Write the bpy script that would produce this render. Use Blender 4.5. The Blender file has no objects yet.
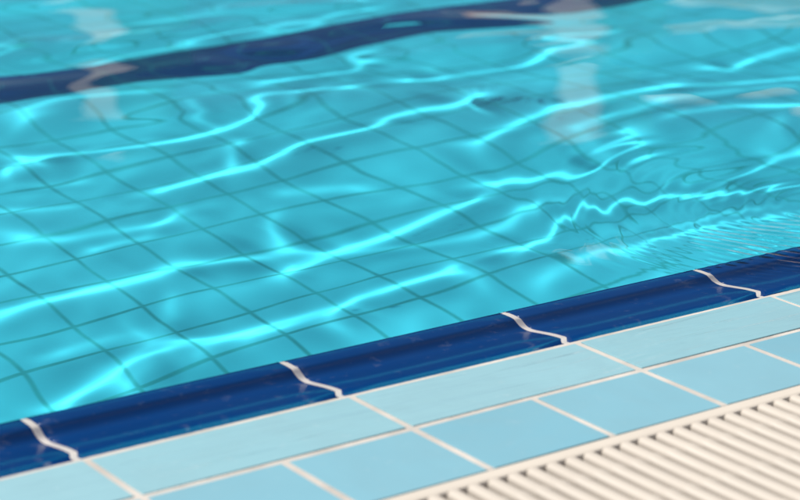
import bpy, bmesh, math, random
import numpy as np

C = bpy.context.scene.collection
S = bpy.context.scene
rng = random.Random(5)

# ------------------------------------------------------------------ helpers
def link(name, me, m=None, parent=None):
    o = bpy.data.objects.new(name, me)
    C.objects.link(o)
    if m: me.materials.append(m)
    if parent: o.parent = parent
    return o

def bm_obj(name, bm, m=None, parent=None, smooth=False):
    me = bpy.data.meshes.new(name)
    bmesh.ops.recalc_face_normals(bm, faces=bm.faces)
    bm.to_mesh(me); bm.free()
    if smooth:
        for p in me.polygons: p.use_smooth = True
    return link(name, me, m, parent)

def thing(name, label, cat, loc=(0, 0, 0), group=None):
    o = bpy.data.objects.new(name, None)
    C.objects.link(o); o.location = loc
    o['label'] = label; o['category'] = cat
    if group: o['group'] = group
    return o

def struct(o, label=None, cat=None):
    o['kind'] = 'structure'
    if label: o['label'] = label
    if cat: o['category'] = cat
    return o

def box(bm, x0, x1, y0, y1, z0, z1):
    v = [bm.verts.new((x, y, z)) for z in (z0, z1) for y in (y0, y1) for x in (x0, x1)]
    for f in ((0, 1, 3, 2), (4, 5, 7, 6), (0, 1, 5, 4), (2, 3, 7, 6), (0, 2, 6, 4), (1, 3, 7, 5)):
        bm.faces.new([v[i] for i in f])

def grid_mesh(name, us, vs, z):
    """height field as one smooth mesh; us, vs 1-D, z[len(vs), len(us)]"""
    nu, nv = len(us), len(vs)
    U, V = np.meshgrid(us, vs)
    co = np.stack([U, V, z], -1).reshape(-1, 3).astype(np.float32)
    idx = np.arange(nu * nv).reshape(nv, nu)
    q = np.stack([idx[:-1, :-1], idx[:-1, 1:], idx[1:, 1:], idx[1:, :-1]], -1).reshape(-1, 4)
    me = bpy.data.meshes.new(name)
    me.vertices.add(len(co)); me.vertices.foreach_set('co', co.ravel())
    me.loops.add(q.size); me.loops.foreach_set('vertex_index', q.ravel().astype(np.int32))
    me.polygons.add(len(q))
    me.polygons.foreach_set('loop_start', np.arange(0, q.size, 4, dtype=np.int32))
    me.polygons.foreach_set('use_smooth', np.ones(len(q), dtype=bool))
    me.update(calc_edges=True)
    return me

# ------------------------------------------------------------------ materials
class N:
    def __init__(s, name):
        s.m = bpy.data.materials.new(name); s.m.use_nodes = True
        s.t = s.m.node_tree; s.t.nodes.clear()
        s.out = s.new('ShaderNodeOutputMaterial')
    def new(s, t, **k):
        n = s.t.nodes.new(t)
        for a, b in k.items(): setattr(n, a, b)
        return n
    def put(s, sock, v):
        if isinstance(v, bpy.types.NodeSocket): s.t.links.new(v, sock)
        else: sock.default_value = v
    def math(s, op, a, b=0.0, c=None):
        n = s.new('ShaderNodeMath', operation=op); s.put(n.inputs[0], a); s.put(n.inputs[1], b)
        if c is not None: s.put(n.inputs[2], c)
        return n.outputs[0]
    def mix(s, f, a, b, bt='MIX'):
        n = s.new('ShaderNodeMix', data_type='RGBA', blend_type=bt)
        s.put(n.inputs[0], f)
        for i, x in ((6, a), (7, b)):
            s.put(n.inputs[i], (*x, 1) if isinstance(x, tuple) else x)
        return n.outputs[2]
    def coord(s, scale=(1, 1, 1)):
        tc = s.new('ShaderNodeTexCoord'); mp = s.new('ShaderNodeMapping')
        s.t.links.new(tc.outputs['Object'], mp.inputs[0]); mp.inputs['Scale'].default_value = scale
        return mp.outputs[0]
    def noise(s, vec, scale, detail=3, rough=.5, dist=0.0):
        n = s.new('ShaderNodeTexNoise'); s.put(n.inputs['Vector'], vec)
        n.inputs['Scale'].default_value = scale; n.inputs['Detail'].default_value = detail
        n.inputs['Roughness'].default_value = rough; n.inputs['Distortion'].default_value = dist
        return n.outputs['Fac']
    def ramp(s, f, lo, hi, a=0.0, b=1.0):
        n = s.new('ShaderNodeMapRange'); s.put(n.inputs[0], f)
        for i, x in ((1, lo), (2, hi), (3, a), (4, b)): n.inputs[i].default_value = x
        return n.outputs[0]
    def bump(s, h, strength, dist):
        n = s.new('ShaderNodeBump'); n.inputs['Strength'].default_value = strength
        n.inputs['Distance'].default_value = dist; s.put(n.inputs['Height'], h)
        return n.outputs[0]
    def pbr(s, col, rough, normal=None, spec=.5, coat=0.0, coat_rough=.05):
        b = s.new('ShaderNodeBsdfPrincipled')
        s.put(b.inputs['Base Color'], (*col, 1) if isinstance(col, tuple) else col)
        s.put(b.inputs['Roughness'], rough); b.inputs['Specular IOR Level'].default_value = spec
        b.inputs['Coat Weight'].default_value = coat; b.inputs['Coat Roughness'].default_value = coat_rough
        if normal: s.put(b.inputs['Normal'], normal)
        s.t.links.new(b.outputs[0], s.out.inputs[0])
        return s.m

def tile_mask(n, pu, ou, pv, ov, g):
    """1 on the joints of a tile grid, and a random value per tile"""
    tc = n.new('ShaderNodeTexCoord'); sp = n.new('ShaderNodeSeparateXYZ')
    n.t.links.new(tc.outputs['Object'], sp.inputs[0])
    ms, cells = [], []
    for i, (p, o) in enumerate(((pu, ou), (pv, ov))):
        t = n.math('DIVIDE', n.math('SUBTRACT', sp.outputs[i], o), p)
        cells.append(n.math('FLOOR', t))
        d = n.math('MULTIPLY', n.math('PINGPONG', t, .5), p)
        ms.append(n.ramp(d, g * .5 - .0008, g * .5 + .0008, 1, 0))
    cb = n.new('ShaderNodeCombineXYZ')
    n.put(cb.inputs[0], cells[0]); n.put(cb.inputs[1], cells[1])
    wn = n.new('ShaderNodeTexWhiteNoise'); n.t.links.new(cb.outputs[0], wn.inputs[0])
    return n.math('MAXIMUM', *ms), wn.outputs[0]

def floor_mat(name, tile_col, tile_col2, grout_col):
    n = N(name)
    m, r = tile_mask(n, PU, OU, PV, OV, .0068)
    c = n.mix(r, tile_col, tile_col2)
    c = n.mix(n.ramp(n.noise(n.coord(), 2.2, 3), .35, .7), c, tuple(x * .88 for x in tile_col))
    g = n.mix(n.ramp(n.noise(n.coord(), 9, 3), .3, .7), grout_col, tuple(x * .6 for x in grout_col))
    return n.pbr(n.mix(m, c, g), .35)

PU, OU, PV, OV, DEPTH = .1225, .583, .1075, 1.187, 1.00

FLOOR = floor_mat('turquoise_floor_tile', (.050, .65, .86), (.058, .70, .92), (.032, .53, .62))
LANE = floor_mat('navy_lane_tile', (.001, .026, .12), (.001, .030, .14), (.008, .12, .20))

def glazed(name, col, col2, rough, bump_s, streak=(1, 1, 1), coat=0.0, rv=.06):
    n = N(name)
    g = n.new('ShaderNodeNewGeometry').outputs['Random Per Island']
    c = n.mix(g, col, col2)
    c = n.mix(n.ramp(n.noise(n.coord(), 9, 6, .62, 1.0), .42, .72, 0, .6), c, tuple(x * .86 + .01 for x in col2))
    c = n.mix(n.ramp(n.noise(n.coord(), 60, 4, .7), .60, .74, 0, .22), c, tuple(x * .6 + .25 for x in col))
    h = n.noise(n.coord(streak), 26, 3, .45, .6)
    r = n.ramp(n.noise(n.coord(streak), 11, 3), .3, .7, rough - rv, rough + rv)
    return n.pbr(c, r, n.bump(h, bump_s, .003), coat=coat)

NAVY = glazed('navy_glazed_tile', (.001, .050, .225), (.002, .055, .24), .14, .04, (.6, 1.4, 1), rv=.04)
PALE_WET = glazed('wet_pale_blue_tile', (.225, .425, .495), (.255, .45, .52), .13, .9, (.3, 2.4, 1), rv=.08)
PALE = glazed('pale_blue_tile', (.145, .35, .455), (.20, .40, .49), .33, .06)

def plain(name, col, rough, scale=30, var=.85, bump=.15):
    n = N(name)
    f = n.ramp(n.noise(n.coord(), scale, 5), .35, .7)
    h = n.noise(n.coord(), scale * 8, 4)
    return n.pbr(n.mix(f, col, tuple(x * var for x in col)), rough, n.bump(h, bump, .001))

GROUT = plain('pale_grout', (.51, .48, .45), .7, 16, .68, .5)
GROUT_WET_LIT = plain('wet_grout_brightened', (.90, .85, .82), .4, 22, .88, .3)  # submerged grout, colour brightened to make up for light lost under water
PLASTIC = plain('cream_plastic', (.48, .44, .395), .55, 12, .93, .05)
RAILM = plain('cream_plastic_brightened', (.555, .51, .455), .5, 9, .93, .05)  # slat plastic lightened in colour so the flat rail looks as sunlit as the slats
DRAIN = plain('drain_channel_grey', (.46, .37, .29), .8)
CONCRETE = plain('pale_deck_stone', (.50, .47, .42), .8, 3, .85, .3)
WALLT = floor_mat('turquoise_wall_tile', (.050, .65, .86), (.058, .70, .92), (.032, .53, .62))
WHITE = plain('white_painted_steel', (.48, .465, .475), .35, 5, .95, .05)

# crests of the waves: half-width, strength, path on the surface (metres)
RIDGES = [
    (0.026, 0.91, [(0.125, 1.481), (0.22, 1.487), (0.277, 1.494), (0.341, 1.495), (0.405, 1.496), (0.474, 1.504), (0.545, 1.521), (0.608, 1.512), (0.678, 1.509), (0.745, 1.533), (0.786, 1.54)]),
    (0.026, 0.94, [(0.588, 1.372), (0.692, 1.426), (0.778, 1.458), (0.861, 1.466), (0.951, 1.482), (1.039, 1.504), (1.109, 1.524), (1.144, 1.559)]),
    (0.026, 1.0, [(0.108, 1.199), (0.154, 1.219), (0.25, 1.259), (0.326, 1.272), (0.385, 1.267), (0.472, 1.244), (0.571, 1.243), (0.68, 1.249), (0.798, 1.249), (0.869, 1.244), (0.931, 1.237)]),
    (0.022, 1.0, [(0.922, 1.234), (0.98, 1.268), (1.036, 1.287), (1.118, 1.337), (1.192, 1.355), (1.282, 1.358), (1.355, 1.341), (1.444, 1.289), (1.573, 1.23), (1.68, 1.194)]),
    (0.022, 0.74, [(0.572, 1.148), (0.62, 1.198), (0.669, 1.228), (0.72, 1.235)]),
    (0.020, 0.7, [(0.211, 1.174), (0.274, 1.221), (0.332, 1.228), (0.391, 1.207), (0.47, 1.216)]),
    (0.022, 0.84, [(0.447, 2.106), (0.516, 2.095), (0.592, 2.081), (0.688, 2.048), (0.767, 2.032), (0.844, 2.031), (0.908, 2.045), (0.998, 2.073), (1.071, 2.102), (1.15, 2.089), (1.219, 2.077), (1.304, 2.062)]),
    (0.020, 0.74, [(0.421, 2.051), (0.489, 2.039), (0.558, 2.04), (0.613, 2.031)]),
    (0.020, 0.7, [(0.553, 2.252), (0.635, 2.259), (0.765, 2.282), (0.856, 2.264), (0.975, 2.253)]),
    (0.020, 0.81, [(1.049, 2.208), (1.158, 2.22), (1.205, 2.232), (1.296, 2.234), (1.363, 2.236), (1.423, 2.298), (1.506, 2.273)]),
    (0.026, 0.93, [(0.581, 1.816), (0.692, 1.819), (0.79, 1.826), (0.896, 1.813), (1.01, 1.847), (1.138, 1.85), (1.193, 1.884), (1.251, 1.889), (1.322, 1.879), (1.391, 1.886), (1.439, 1.824)]),
    (0.020, 0.74, [(1.317, 2.161), (1.4, 2.082), (1.546, 2.108), (1.666, 2.103), (1.795, 2.153), (1.953, 2.13), (2.037, 2.169)]),
    (0.024, 0.84, [(1.159, 1.691), (1.251, 1.707), (1.316, 1.732), (1.408, 1.748), (1.511, 1.752), (1.67, 1.761), (1.81, 1.789), (1.878, 1.822)]),
    (0.024, 0.87, [(1.054, 1.579), (1.163, 1.582), (1.256, 1.562), (1.357, 1.537), (1.424, 1.569), (1.544, 1.582), (1.593, 1.583)]),
    (0.020, 0.81, [(1.539, 1.593), (1.667, 1.59), (1.755, 1.582), (1.873, 1.521), (1.965, 1.479)]),
    (0.018, 0.74, [(1.924, 1.958), (1.941, 1.917), (1.981, 1.843), (2.043, 1.866), (2.131, 1.885), (2.259, 1.889), (2.406, 1.884)]),
    (0.018, 0.74, [(1.426, 1.319), (1.527, 1.339), (1.626, 1.385), (1.709, 1.386), (1.811, 1.361)]),
    (0.020, 0.66, [(0.289, 1.767), (0.349, 1.751), (0.421, 1.721), (0.52, 1.705), (0.608, 1.685), (0.705, 1.696)]),
    (0.020, 0.66, [(0.615, 2.468), (0.703, 2.479), (0.819, 2.459), (0.983, 2.56), (1.091, 2.588), (1.252, 2.578), (1.433, 2.548), (1.589, 2.625), (1.747, 2.619)]),
    (0.020, 0.66, [(0.671, 2.68), (0.805, 2.691), (0.935, 2.728), (1.082, 2.74), (1.299, 2.736), (1.476, 2.775)]),
    (0.018, 0.66, [(0.738, 1.413), (0.83, 1.409), (0.931, 1.389), (1.033, 1.39), (1.12, 1.421), (1.219, 1.437)]),
    (0.020, 0.66, [(0.149, 1.341), (0.203, 1.329), (0.283, 1.335), (0.359, 1.33), (0.432, 1.344)]),
    (0.020, 0.66, [(1.35, 1.593), (1.491, 1.648), (1.617, 1.679), (1.762, 1.672), (1.904, 1.654), (2.03, 1.617)]),
    (0.018, 0.66, [(1.606, 1.78), (1.73, 1.776), (1.871, 1.73), (2.009, 1.703), (2.139, 1.665)]),
    (0.018, 0.62, [(1.118, 2.434), (1.27, 2.45), (1.429, 2.429), (1.624, 2.45), (1.82, 2.457)]),
    (0.016, 0.74, [(1.121, 1.13), (1.229, 1.134), (1.33, 1.126), (1.438, 1.1), (1.521, 1.07)]),
    (0.015, 0.66, [(1.184, 1.177), (1.297, 1.183), (1.418, 1.17), (1.519, 1.134)]),
    (0.020, 0.66, [(0.884, 1.13), (0.973, 1.144), (1.056, 1.149), (1.144, 1.133), (1.242, 1.125), (1.344, 1.096)]),
]
SUN, SKY, FOCUS_D, FSTOP = 5.0, .034, 2.08, 6.2

# ------------------------------------------------------------------ pool edge: grout bed, navy handgrip tiles, two rows of pale tiles
U0, U1 = -1.25, 3.0                    # along the edge (x); y grows into the pool
R1, R2 = .0892, .1931                  # outer borders of the two pale rows
RAIL = .2105
G, GN = .0037, .0029                              # half a joint
edge = thing('pool_edge', 'tiled pool edge with navy handgrip band and two rows of pale blue tiles', 'pool edge')

# profile of a handgrip tile: flat, groove, raised lip, nose down into the pool
PROF = [(G - .0004, -.0145), (G, -.0095), (.0056, -.0074), (.0130, -.0080), (.0300, -.0122), (.0480, -.0200), (.0600, -.0255), (.0670, -.0265),
        (.0730, -.0245), (.0785, -.0180), (.0830, -.0110), (.0870, -.0092), (.0920, -.0086), (.0985, -.0086), (.1020, -.0093),
        (.1044, -.0115), (.1054, -.0200), (.1054, -.1300)]
_pa = np.array(PROF) + np.array([[0, .0028]])
def cat1(a, k):                         # smooth the profile (Catmull-Rom)
    P = np.vstack([2 * a[0] - a[1], a, 2 * a[-1] - a[-2]]); out = []
    for i in range(1, len(P) - 2):
        for t in np.linspace(0, 1, k, endpoint=False):
            p0, p1, p2, p3 = P[i - 1:i + 3]
            out.append(.5 * (2 * p1 + (p2 - p0) * t + (2 * p0 - 5 * p1 + 4 * p2 - p3) * t * t + (3 * p1 - p0 - 3 * p2 + p3) * t ** 3))
    return np.array(out + [a[-1]])
PS = cat1(_pa, 3)

def sweep(bm, x0, x1, prof, rnd=.0016, dz=0.0, end_drop=.004):
    """one tile as a swept profile whose ends round down into the joint"""
    xs = [(x0, -end_drop), (x0 + .0004, -rnd * .45), (x0 + rnd, 0)]
    n = 7
    xs += [(x0 + rnd + (x1 - x0 - 2 * rnd) * i / n, 0) for i in range(1, n)]
    xs += [(x1 - rnd, 0), (x1 - .0004, -rnd * .45), (x1, -end_drop)]
    nrm = []
    for i in range(len(prof)):
        a, b = prof[max(0, i - 1)], prof[min(len(prof) - 1, i + 1)]
        t = (b - a) / np.linalg.norm(b - a); nrm.append((-t[1], t[0]))
    rows = [[bm.verts.new((x, p[0] + n_[0] * d, p[1] + n_[1] * d + dz)) for p, n_ in zip(prof, nrm)] for x, d in xs]
    for r, s in zip(rows, rows[1:]):
        for i in range(len(prof) - 1):
            bm.faces.new((r[i], s[i], s[i + 1], r[i + 1]))

bm = bmesh.new()
k0 = math.floor(U0 / .25)
for k in range(k0, math.ceil(U1 / .25)):
    sweep(bm, k * .25 + GN, (k + 1) * .25 - GN, PS, dz=rng.uniform(-.0002, .0003))
bm_obj('navy_handgrip_row', bm, NAVY, edge, True)

# joint filling between the navy tiles follows the same profile a little lower
PG = PS + np.array([[0, -.0009]])
for k in range(k0, math.ceil(U1 / .25) + 1):
    bm = bmesh.new()
    x0, x1 = k * .25 - GN - .001, k * .25 + GN + .001
    rows = [[bm.verts.new((x, p[0], p[1])) for p in PG] for x in (x0, x1)]
    for i in range(len(PG) - 1):
        bm.faces.new((rows[0][i], rows[1][i], rows[1][i + 1], rows[0][i + 1]))
    bm_obj('nose_grout', bm, GROUT_WET_LIT, edge, True)

def flat_tile(bm, x0, x1, y0, y1, zt, r=.0005):
    tilt = rng.uniform(-.0009, .0009); tilt2 = rng.uniform(-.0014, .0014)
    def ring(d, z):
        return [bm.verts.new((x, y, z + tilt * (x - x0) / (x1 - x0) * .5 + tilt2 * (y - y0) / (y1 - y0) * .3))
                for x, y in ((x0 + d, y0 + d), (x1 - d, y0 + d), (x1 - d, y1 - d), (x0 + d, y1 - d))]
    rs = [ring(0, zt - .006), ring(0, zt - r), ring(r * .12, zt - r * .6), ring(r * .4, zt - r * .22), ring(r, zt)]
    for a, b in zip(rs, rs[1:]):
        for i in range(4): bm.faces.new((a[i], a[(i + 1) % 4], b[(i + 1) % 4], b[i]))
    bm.faces.new(rs[-1])

bm = bmesh.new()
for k in range(k0, math.ceil(U1 / .25)):
    flat_tile(bm, k * .25 + G, (k + 1) * .25 - G, -R1 + G, -G, rng.uniform(-.0002, .0002))
bm_obj('wet_tile_row', bm, PALE_WET, edge)
bm = bmesh.new()
for k in range(k0 * 2, math.ceil(U1 / .25) * 2):
    flat_tile(bm, k * .125 + G, (k + 1) * .125 - G, -R2 + .001, -R1 - G, rng.uniform(-.0002, .0002))
bm_obj('dry_tile_row', bm, PALE, edge)
bm = bmesh.new()
nx, vs_ = 900, np.array(list(np.linspace(-R2 + .001, .0030, 40)) + [.0034, .0036])
us_ = np.linspace(U0, U1, nx)
zz = np.full((len(vs_), nx), -.0009) + np.random.default_rng(2).normal(0, .00005, (len(vs_), nx))
zz[-2] -= .0005; zz[-1] -= .0120
bm.free()
link('grout_bed', grid_mesh('grout_bed', us_, vs_, zz), GROUT, edge)
bm = bmesh.new(); box(bm, U0, U1, -R2 + .001, .1050, -.12, -.034)
bm_obj('mortar_base', bm, GROUT, edge)

# ------------------------------------------------------------------ drain grate
grate = thing('drain_grate', 'cream plastic overflow drain grate with close parallel slats along the pale tiles', 'drain grate', (0, -RAIL, 0))
GW = .235                                               # slat length
bm = bmesh.new()
def rail(bm, y0, y1, zt):
    r = .003
    pr = [(y0, -.03), (y0, zt - r), (y0 + r * .3, zt - r * .3), (y0 + r, zt), (y1 - r, zt), (y1 - r * .3, zt - r * .3), (y1, zt - r), (y1, -.03)]
    a = [bm.verts.new((U0, y, z)) for y, z in pr]; b = [bm.verts.new((U1, y, z)) for y, z in pr]
    for i in range(len(pr) - 1): bm.faces.new((a[i], b[i], b[i + 1], a[i + 1]))
rail(bm, 0, RAIL - R2 - .0006, .0010)
bm_obj('frame_rail', bm, RAILM, grate)
bm = bmesh.new(); rail(bm, -GW - .017, -GW, .0012)
bm_obj('frame_rail', bm, RAILM, grate)
bm = bmesh.new()
PITCH, HW = .0192, .0066
rods = (.034, .094, .154, .210)
for k in range(int((U1 - U0) / PITCH)):
    x = U0 + (k + .5) * PITCH
    ys = sorted([-.0015, .002] + [q for r_ in rods for q in (r_ - .006, r_ - .003, r_, r_ + .003, r_ + .006)] + [.064, .124, .182, GW - .004, GW - .001])
    rows = []
    jit = rng.uniform(-.0003, .0003)
    for y in ys:
        sw = 1.0
        for r_ in rods:
            if abs(y - r_) < .005: sw = 1.10 if abs(y - r_) < .001 else 1.06
        w = HW * sw; zt = .0010 + (.0005 if sw > 1 else 0)
        row = []
        for a in np.linspace(0, math.pi, 11):
            row.append(bm.verts.new((x + jit + math.cos(a) * w, -y, zt - .0056 + math.sin(a) ** .7 * .0056)))
        row.insert(0, bm.verts.new((x + jit + w * .8, -y, -.022))); row.append(bm.verts.new((x + jit - w * .8, -y, -.022)))
        rows.append(row)
    for r, s in zip(rows, rows[1:]):
        for i in range(len(r) - 1): bm.faces.new((r[i], s[i], s[i + 1], r[i + 1]))
    bm.faces.new(rows[0]); bm.faces.new(rows[-1])
bm_obj('slat_panel', bm, PLASTIC, grate, True)
for r_ in rods:
    bm = bmesh.new()
    a = []
    for x in (U0, U1):
        a.append([bm.verts.new((x, -r_ + math.cos(t) * .0032, -.0125 + math.sin(t) * .0032)) for t in np.linspace(0, 2 * math.pi, 9)[:-1]])
    for i in range(8): bm.faces.new((a[0][i], a[1][i], a[1][(i + 1) % 8], a[0][(i + 1) % 8]))
    bm_obj('cross_rod', bm, PLASTIC, grate, True)
bm = bmesh.new(); box(bm, U0, U1, -RAIL - GW - .018, -R2 - .0002, -.16, -.09)
struct(bm_obj('drain_channel', bm, DRAIN))

# ------------------------------------------------------------------ setting beyond: pool shell, lane line, decks, ground
PX0, PX1, PY0, PY1 = -7.0, 18.0, .1054, 12.6
bm = bmesh.new(); box(bm, PX0, PX1, PY0 - .3, PY1, -DEPTH - .3, -DEPTH)
struct(bm_obj('pool_floor', bm, FLOOR))
bm = bmesh.new(); box(bm, PX0, PX1, 2.125, 2.295, -DEPTH + .001, -DEPTH + .004)
struct(bm_obj('lane_marking', bm, LANE))
bm = bmesh.new(); box(bm, PX0, PX1, PY0 - .25, PY0 - .001, -DEPTH - .1, -.11)
struct(bm_obj('pool_side_wall', bm, WALLT))
for nm, b in (('pool_side_wall', (PX0 - .3, PX0, PY0 - .3, PY1 + .3)), ('pool_side_wall', (PX1, PX1 + .3, PY0 - .3, PY1 + .3)), ('pool_side_wall', (PX0, PX1, PY1, PY1 + .3))):
    bm = bmesh.new(); box(bm, *b, -DEPTH - .3, .02)
    struct(bm_obj(nm, bm, WALLT))
def slab(name, x0, x1, y0, y1, z, m):
    bm = bmesh.new(); box(bm, x0, x1, y0, y1, z - .2, z)
    return struct(bm_obj(name, bm, m))
slab('pool_deck', PX0 - 3, PX1 + 3, -4, -RAIL - GW - .019, .0015, CONCRETE)
slab('pool_deck', PX0 - 3, PX1 + 10, PY1 + .3, PY1 + 15, .02, CONCRETE)
slab('pool_deck', PX0 - 3, PX0 - .3, -RAIL - GW - .019 + .003, PY1 + .297, .02, CONCRETE)
slab('pool_deck', PX1 + .3, PX1 + 10, -RAIL - GW - .019 + .003, PY1 + .297, .02, CONCRETE)
slab('pool_deck', PX0 - .3, U0 - .002, -RAIL - GW - .016, PY0 - .002, .003, CONCRETE)
slab('pool_deck', U1 + .002, PX1 + .3, -RAIL - GW - .016, PY0 - .002, .003, CONCRETE)
GRASS = plain('far_lawn', (.06, .10, .03), .9, 2, .6, .3)
bm = bmesh.new()
n_ = 24
bv = [bm.verts.new((5 + 900 * math.cos(2 * math.pi * i / n_), 5 + 900 * math.sin(2 * math.pi * i / n_), -1.4)) for i in range(n_)]
bm.faces.new(bv)
struct(bm_obj('ground', bm, GRASS))

# white posts on the far side of the pool: the photograph shows their mirror images in the water
def post(x, y, w, h, label):
    t = thing('white_post', label, 'post', (x, y, .02), 'white posts mirrored in the water')
    def q(bm, a, z0, z1): box(bm, -a, a, -a, a, z0, z1)
    bm = bmesh.new(); q(bm, w / 2, .02, h)
    bmesh.ops.bevel(bm, geom=[e for e in bm.edges], offset=.012, segments=2, affect='EDGES')
    bm_obj('shaft', bm, WHITE, t)
    bm = bmesh.new(); q(bm, w * .8, 0, .03); bm_obj('base_plate', bm, WHITE, t)
    bm = bmesh.new(); q(bm, w * .58, h, h + .06); bm_obj('cap', bm, WHITE, t)
post(7.74, 14.0, .64, 3.8, 'white square post mirrored as the pale streak near the left corner of the water')
post(13.08, 14.0, .62, 4.4, 'white square post mirrored as the pale streak right of the water centre')

# low pool house right of the far deck, seen only as pale streaks in the water
ph = thing('pool_house', 'low pale pink pool house mirrored as pale streaks in the top right of the water', 'building', (20, 14, .02))
HX, HY, HH = 6.0, 11.0, 3.9
PINK = plain('pale_pink_render', (.62, .50, .50), .8, 2, .9, .2)
GLASS = plain('dark_window_glass', (.03, .04, .05), .08)
def piece(name, m, *b, parent=ph):
    bm = bmesh.new(); box(bm, *b); return bm_obj(name, bm, m, parent)
piece('wall', PINK, 0, HX, 0, HY, 0, HH)
piece('roof', WHITE, -.35, HX + .3, -.3, HY + .3, HH + .002, HH + .22)
for y in (.9, 4.4, 7.9):
    f = piece('window', WHITE, -.05, -.002, y, y + 1.5, 1.0, 2.3)
    piece('pane', GLASS, -.06, -.053, y + .08, y + 1.42, 1.08, 2.22, parent=f)
piece('door', GLASS, -.04, -.002, 2.9, 3.9, .01, 2.1)

# ------------------------------------------------------------------ water surface: one height field with real crests
ZW = .0025
def axis(segs):
    out = []
    for a, b, st in segs: out += list(np.arange(a, b - st * .3, st))
    return out
def grow(start, end, st, k=1.18):
    out = []; x = start; sgn = 1 if end > start else -1
    while (end - x) * sgn > st * 1.5:
        st = min(st * k, .25); x += sgn * st; out.append(x)
    out[-1] = end
    return out
fu = axis([(-.30, .50, .0045), (.50, 1.06, .0019), (1.06, 2.30, .0045)])
us = np.array(sorted(grow(fu[0], PX0, .0045)) + fu + grow(fu[-1], PX1, .0045))
fv = axis([(-.10, .40, .0019), (.40, 2.60, .0045)])
vs = np.array(fv + grow(fv[-1], PY1, .0045))
U, V = np.meshgrid(us, vs)
def sst(a, b, x):
    t = np.clip((x - a) / (b - a), 0, 1); return t * t * (3 - 2 * t)

def smooth_curve(pts, step=.012):
    P = np.array(pts, float); P = np.vstack([2 * P[0] - P[1], P, 2 * P[-1] - P[-2]]); out = []
    for i in range(1, len(P) - 2):
        n = max(2, int(np.linalg.norm(P[i + 1] - P[i]) / step))
        for t in np.linspace(0, 1, n, endpoint=False):
            p0, p1, p2, p3 = P[i - 1:i + 3]
            out.append(.5 * (2 * p1 + (p2 - p0) * t + (2 * p0 - 5 * p1 + 4 * p2 - p3) * t * t + (3 * p1 - p0 - 3 * p2 + p3) * t ** 3))
    out.append(P[-2])
    return np.array(out)

def crest(H, pts, s, A, seed):
    c = smooth_curve(pts); s *= 1.12
    r = np.random.default_rng(seed)
    L = np.concatenate([[0], np.cumsum(np.linalg.norm(np.diff(c, axis=0), axis=1))])
    T = L[-1]
    amp = 1 + .07 * np.sin(L * r.uniform(14, 22) + r.uniform(0, 6)) + .03 * np.sin(L * r.uniform(33, 48) + r.uniform(0, 6))
    fade = sst(0, min(.10, T * .3), L) * sst(0, min(.10, T * .3), T - L)
    amp = amp * fade
    pi, pj = np.clip(np.searchsorted(us, c[:, 0]), 0, len(us) - 1), np.clip(np.searchsorted(vs, c[:, 1]), 0, len(vs) - 1)
    pre = np.convolve(np.pad(P[pj, pi], 5, mode='edge'), np.hanning(13)[1:-1] / np.hanning(13).sum(), 'valid')
    amp = amp * np.clip(1 - .85 * pre, .1, 1)             # where crests run into one another they do not add up
    wid = s * (1 + .28 * np.sin(L * r.uniform(9, 15) + r.uniform(0, 6)))
    m = 4.7 * s
    i0, i1 = np.searchsorted(us, [c[:, 0].min() - m, c[:, 0].max() + m])
    j0, j1 = np.searchsorted(vs, [c[:, 1].min() - m, c[:, 1].max() + m])
    if i1 - i0 < 2 or j1 - j0 < 2: return
    X, Y = U[j0:j1, i0:i1], V[j0:j1, i0:i1]
    best = np.full(X.shape, 1e9); a = np.zeros(X.shape); w = np.full(X.shape, s)
    for k in range(len(c) - 1):
        lo, hi = np.minimum(c[k], c[k + 1]) - m, np.maximum(c[k], c[k + 1]) + m
        p0, p1 = np.searchsorted(us[i0:i1], [lo[0], hi[0]]); q0, q1 = np.searchsorted(vs[j0:j1], [lo[1], hi[1]])
        if p1 <= p0 or q1 <= q0: continue
        x, y = X[q0:q1, p0:p1] - c[k, 0], Y[q0:q1, p0:p1] - c[k, 1]
        d = c[k + 1] - c[k]; t = np.clip((x * d[0] + y * d[1]) / (d @ d), 0, 1)
        D = np.hypot(x - t * d[0], y - t * d[1])
        sub = best[q0:q1, p0:p1]; z = D < sub
        sub[z] = D[z]
        a[q0:q1, p0:p1][z] = (amp[k] + (amp[k + 1] - amp[k]) * t)[z]
        w[q0:q1, p0:p1][z] = (wid[k] + (wid[k + 1] - wid[k]) * t)[z]
    P[j0:j1, i0:i1] += A * np.maximum(a, 0) * np.exp(-(best / w) ** 2)
    H[j0:j1, i0:i1] += A * a * CURVE * w * w * np.interp(best / w, PX_, PY_)

# cross-section of a crest: an evenly curved top, then long gentle flanks
PX_ = np.linspace(0, 4.2, 900)
_c = -sst(1.25, .75, PX_) + 0.0
_f = sst(.9, 1.6, PX_) * sst(4.2, 2.0, PX_)
_c = _c + _f * (-np.sum(_c) / np.sum(_f))
_s = np.cumsum(_c) * (PX_[1] - PX_[0])                    # slope, back to 0 at the rim
PY_ = np.cumsum(_s) * (PX_[1] - PX_[0]); PY_ = PY_ - PY_[-1]
CURVE = 2.42
# the crests are laid out on an even grid, smoothed, and read back as a cubic spline
FU, FV, GU, GV, GS = U, V, us, vs, .006
us, vs = np.arange(-.80, 3.05, GS), np.arange(-.20, 3.15, GS)
U, V = np.meshgrid(us, vs)
H = np.zeros_like(U); P = np.zeros_like(U)
for i, (s, A, pts) in enumerate(RIDGES):
    crest(H, pts, s, A, 100 + i)

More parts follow.
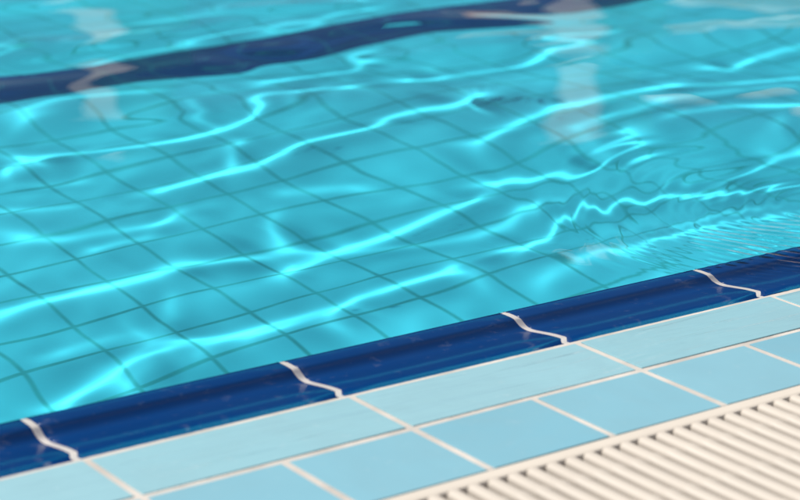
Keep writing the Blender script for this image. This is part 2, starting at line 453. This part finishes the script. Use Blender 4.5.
# fainter cross crests that tie the long ones into a net
r = np.random.default_rng(8)
for i in range(34):
    x, y, a = r.uniform(.1, 1.7), r.uniform(.98, 2.1), math.radians(r.choice([r.uniform(25, 70), r.uniform(-20, 12)]))
    n_, p = 5, []
    for j in range(n_):
        p.append((x, y)); a += r.normal(0, .25); x += .055 * math.cos(a); y += .055 * math.sin(a)
    crest(H, p, r.uniform(.010, .017), r.uniform(.35, .62), 300 + i)

def spline_rows(g0, n, x):
    t = (x - g0) / GS; i = np.floor(t).astype(int); f = t - i
    M = np.zeros((len(x), n)); ok = (i >= 1) & (i < n - 2); k = np.arange(len(x))[ok]; i, f = i[ok], f[ok]
    M[k, i - 1] = (1 - f) ** 3 / 6; M[k, i] = (3 * f ** 3 - 6 * f ** 2 + 4) / 6
    M[k, i + 1] = (-3 * f ** 3 + 3 * f ** 2 + 3 * f + 1) / 6; M[k, i + 2] = f ** 3 / 6
    return M
fq = np.exp(-2 * (math.pi * .0085 / GS) ** 2 * (np.fft.fftfreq(len(vs))[:, None] ** 2 + np.fft.rfftfreq(len(us))[None, :] ** 2))
H = np.fft.irfft2(np.fft.rfft2(H) * fq, s=H.shape)
H = spline_rows(vs[0], len(vs), GV) @ H @ spline_rows(us[0], len(us), GU).T
U, V, us, vs = FU, FV, GU, GV

# gentle chop between the crests
r = np.random.default_rng(11)
for i in range(22):
    lam = .16 * 1.18 ** i if i < 12 else r.uniform(.05, .16)
    th = math.radians(100 + r.normal(0, 38))
    k = 2 * math.pi / lam
    A = .0022 * lam ** 1.65 if i < 12 else .00016 * lam
    wob = .25 * np.sin(U * r.uniform(2, 5) + V * r.uniform(2, 5) + r.uniform(0, 6))
    H += A * (1 - .45 * sst(.9, 1.5, V)) * np.sin(k * (U * math.cos(th) + V * math.sin(th)) + wob * 3 + r.uniform(0, 6))

# ring ripples where water swirls over the edge
def rings(cx, cy, r0, w, lam, A, a0, a1, chirp=0.0):
    dx, dy = U - cx, V - cy
    R = np.hypot(dx, dy); T = np.arctan2(dy, dx) % (2 * math.pi)
    wob = .007 * np.sin(T * 5 + 1) + .005 * np.sin(T * 11 + 2 + 20 * R)
    R = R + wob
    ang = sst(a0, a0 + .5, T) * sst(a1, a1 - .5, T)
    ph = 2 * math.pi * (R - r0) / lam * (1 + chirp * (R - r0))
    return A * np.exp(-.5 * ((R - r0) / w) ** 2) * ang * np.cos(ph)
RIP = rings(1.02, .13, .305, .020, .0150, .00003, 1.7, 3.4, 4)
RIP += rings(1.05, .07, .235, .030, .0170, .00004, 1.6, 3.9, 3)
RIP += rings(1.16, -.02, .30, .05, .0240, .00009, 1.5, 3.9, 1)
RIP += rings(1.12, .10, .34, .07, .0480, .00036, 1.4, 4.4, .6)
H += RIP + rings(1.02, .13, .285, .022, 1.0, .0008, 1.2, 3.4)

SPILL = rings(1.17, .22, .24, .085,   .0190, .00105, 2.9, 4.6, 1) * sst(.24, .12, V)
SPILL *= .55 + .45 * np.sin(23 * U + 31 * V + 2 * np.sin(47 * V + 9 * U)) * np.sin(61 * U - 17 * V)

# calm against the edge on the left, spilling over it on the right
over = sst(.57, .74, U + .25 * (.09 - V))
edge_damp = .16 + .84 * sst(.085, .26, V)
Z = ZW + H * edge_damp
Z += SPILL - .0028 * sst(.0085, .0042, V) ** 2 - .012 * sst(.0042, .0030, V)
near = V < .30
water_me = grid_mesh('pool_water', us, vs, Z)
n = N('water')
gl = n.new('ShaderNodeBsdfGlass'); gl.inputs['IOR'].default_value = 1.333; gl.inputs['Roughness'].default_value = 0
gl.inputs['Color'].default_value = (1, 1, 1, 1)
n.t.links.new(gl.outputs[0], n.out.inputs[0])
water = link('pool_water', water_me, n.m)
struct(water, 'clear turquoise pool water with bright wavy light lines', None)

# ------------------------------------------------------------------ light
SUN_ALT, SUN_DIR = math.radians(62), (-.8, .6)          # towards the sun
W = bpy.data.worlds.new('World'); S.world = W; W.use_nodes = True
nt = W.node_tree; nt.nodes.clear()
sky = nt.nodes.new('ShaderNodeTexSky'); sky.sky_type = 'NISHITA'; sky.sun_disc = False
sky.sun_elevation = SUN_ALT; sky.sun_rotation = math.atan2(SUN_DIR[0], SUN_DIR[1])
sky.air_density = 1.0; sky.dust_density = .3; sky.altitude = 5000; sky.ozone_density = 4
bg = nt.nodes.new('ShaderNodeBackground'); bg.inputs[1].default_value = SKY
ow = nt.nodes.new('ShaderNodeOutputWorld')
nt.links.new(sky.outputs[0], bg.inputs[0]); nt.links.new(bg.outputs[0], ow.inputs[0])
sl = bpy.data.lights.new('sun', 'SUN'); sl.energy = SUN; sl.angle = math.radians(.35); sl.color = (1, .95, .87)
so = bpy.data.objects.new('sun', sl); C.objects.link(so)
from mathutils import Vector, Matrix
d = Vector((SUN_DIR[0] * math.cos(SUN_ALT), SUN_DIR[1] * math.cos(SUN_ALT), math.sin(SUN_ALT)))
so.rotation_euler = d.to_track_quat('Z', 'Y').to_euler(); so.location = (-3, 4, 6)
sl.cycles.is_caustics_light = True
water.cycles.is_caustics_caster = True
for o in S.objects:
    if o.type == 'MESH' and o is not water: o.cycles.is_caustics_receiver = True

# ------------------------------------------------------------------ camera
cd = bpy.data.cameras.new('camera'); cam = bpy.data.objects.new('camera', cd); C.objects.link(cam)
Rm = ((0.80817524, 0.15608005, -0.56788361), (-0.58873440, 0.23971004, -0.77196561), (0.01563898, 0.95821611, 0.28561741))
cam.matrix_world = Matrix.Translation((-0.69979277, -1.35941915, 0.62279728)) @ Matrix(Rm).to_4x4()
cd.sensor_width = 36; cd.lens = 94.38; cd.clip_start = .05; cd.clip_end = 3000
cd.dof.use_dof = True; cd.dof.focus_distance = FOCUS_D; cd.dof.aperture_fstop = FSTOP
S.camera = cam
S.cycles.max_bounces = 12; S.cycles.transmission_bounces = 10
S.cycles.use_denoising = True
S.cycles.caustics_refractive = True; S.cycles.caustics_reflective = False
S.cycles.sample_clamp_indirect = 8
S.view_settings.view_transform = 'Standard'; S.view_settings.look = 'None'
S.view_settings.gamma = 1; S.view_settings.use_curve_mapping = False; S.view_settings.exposure = .42
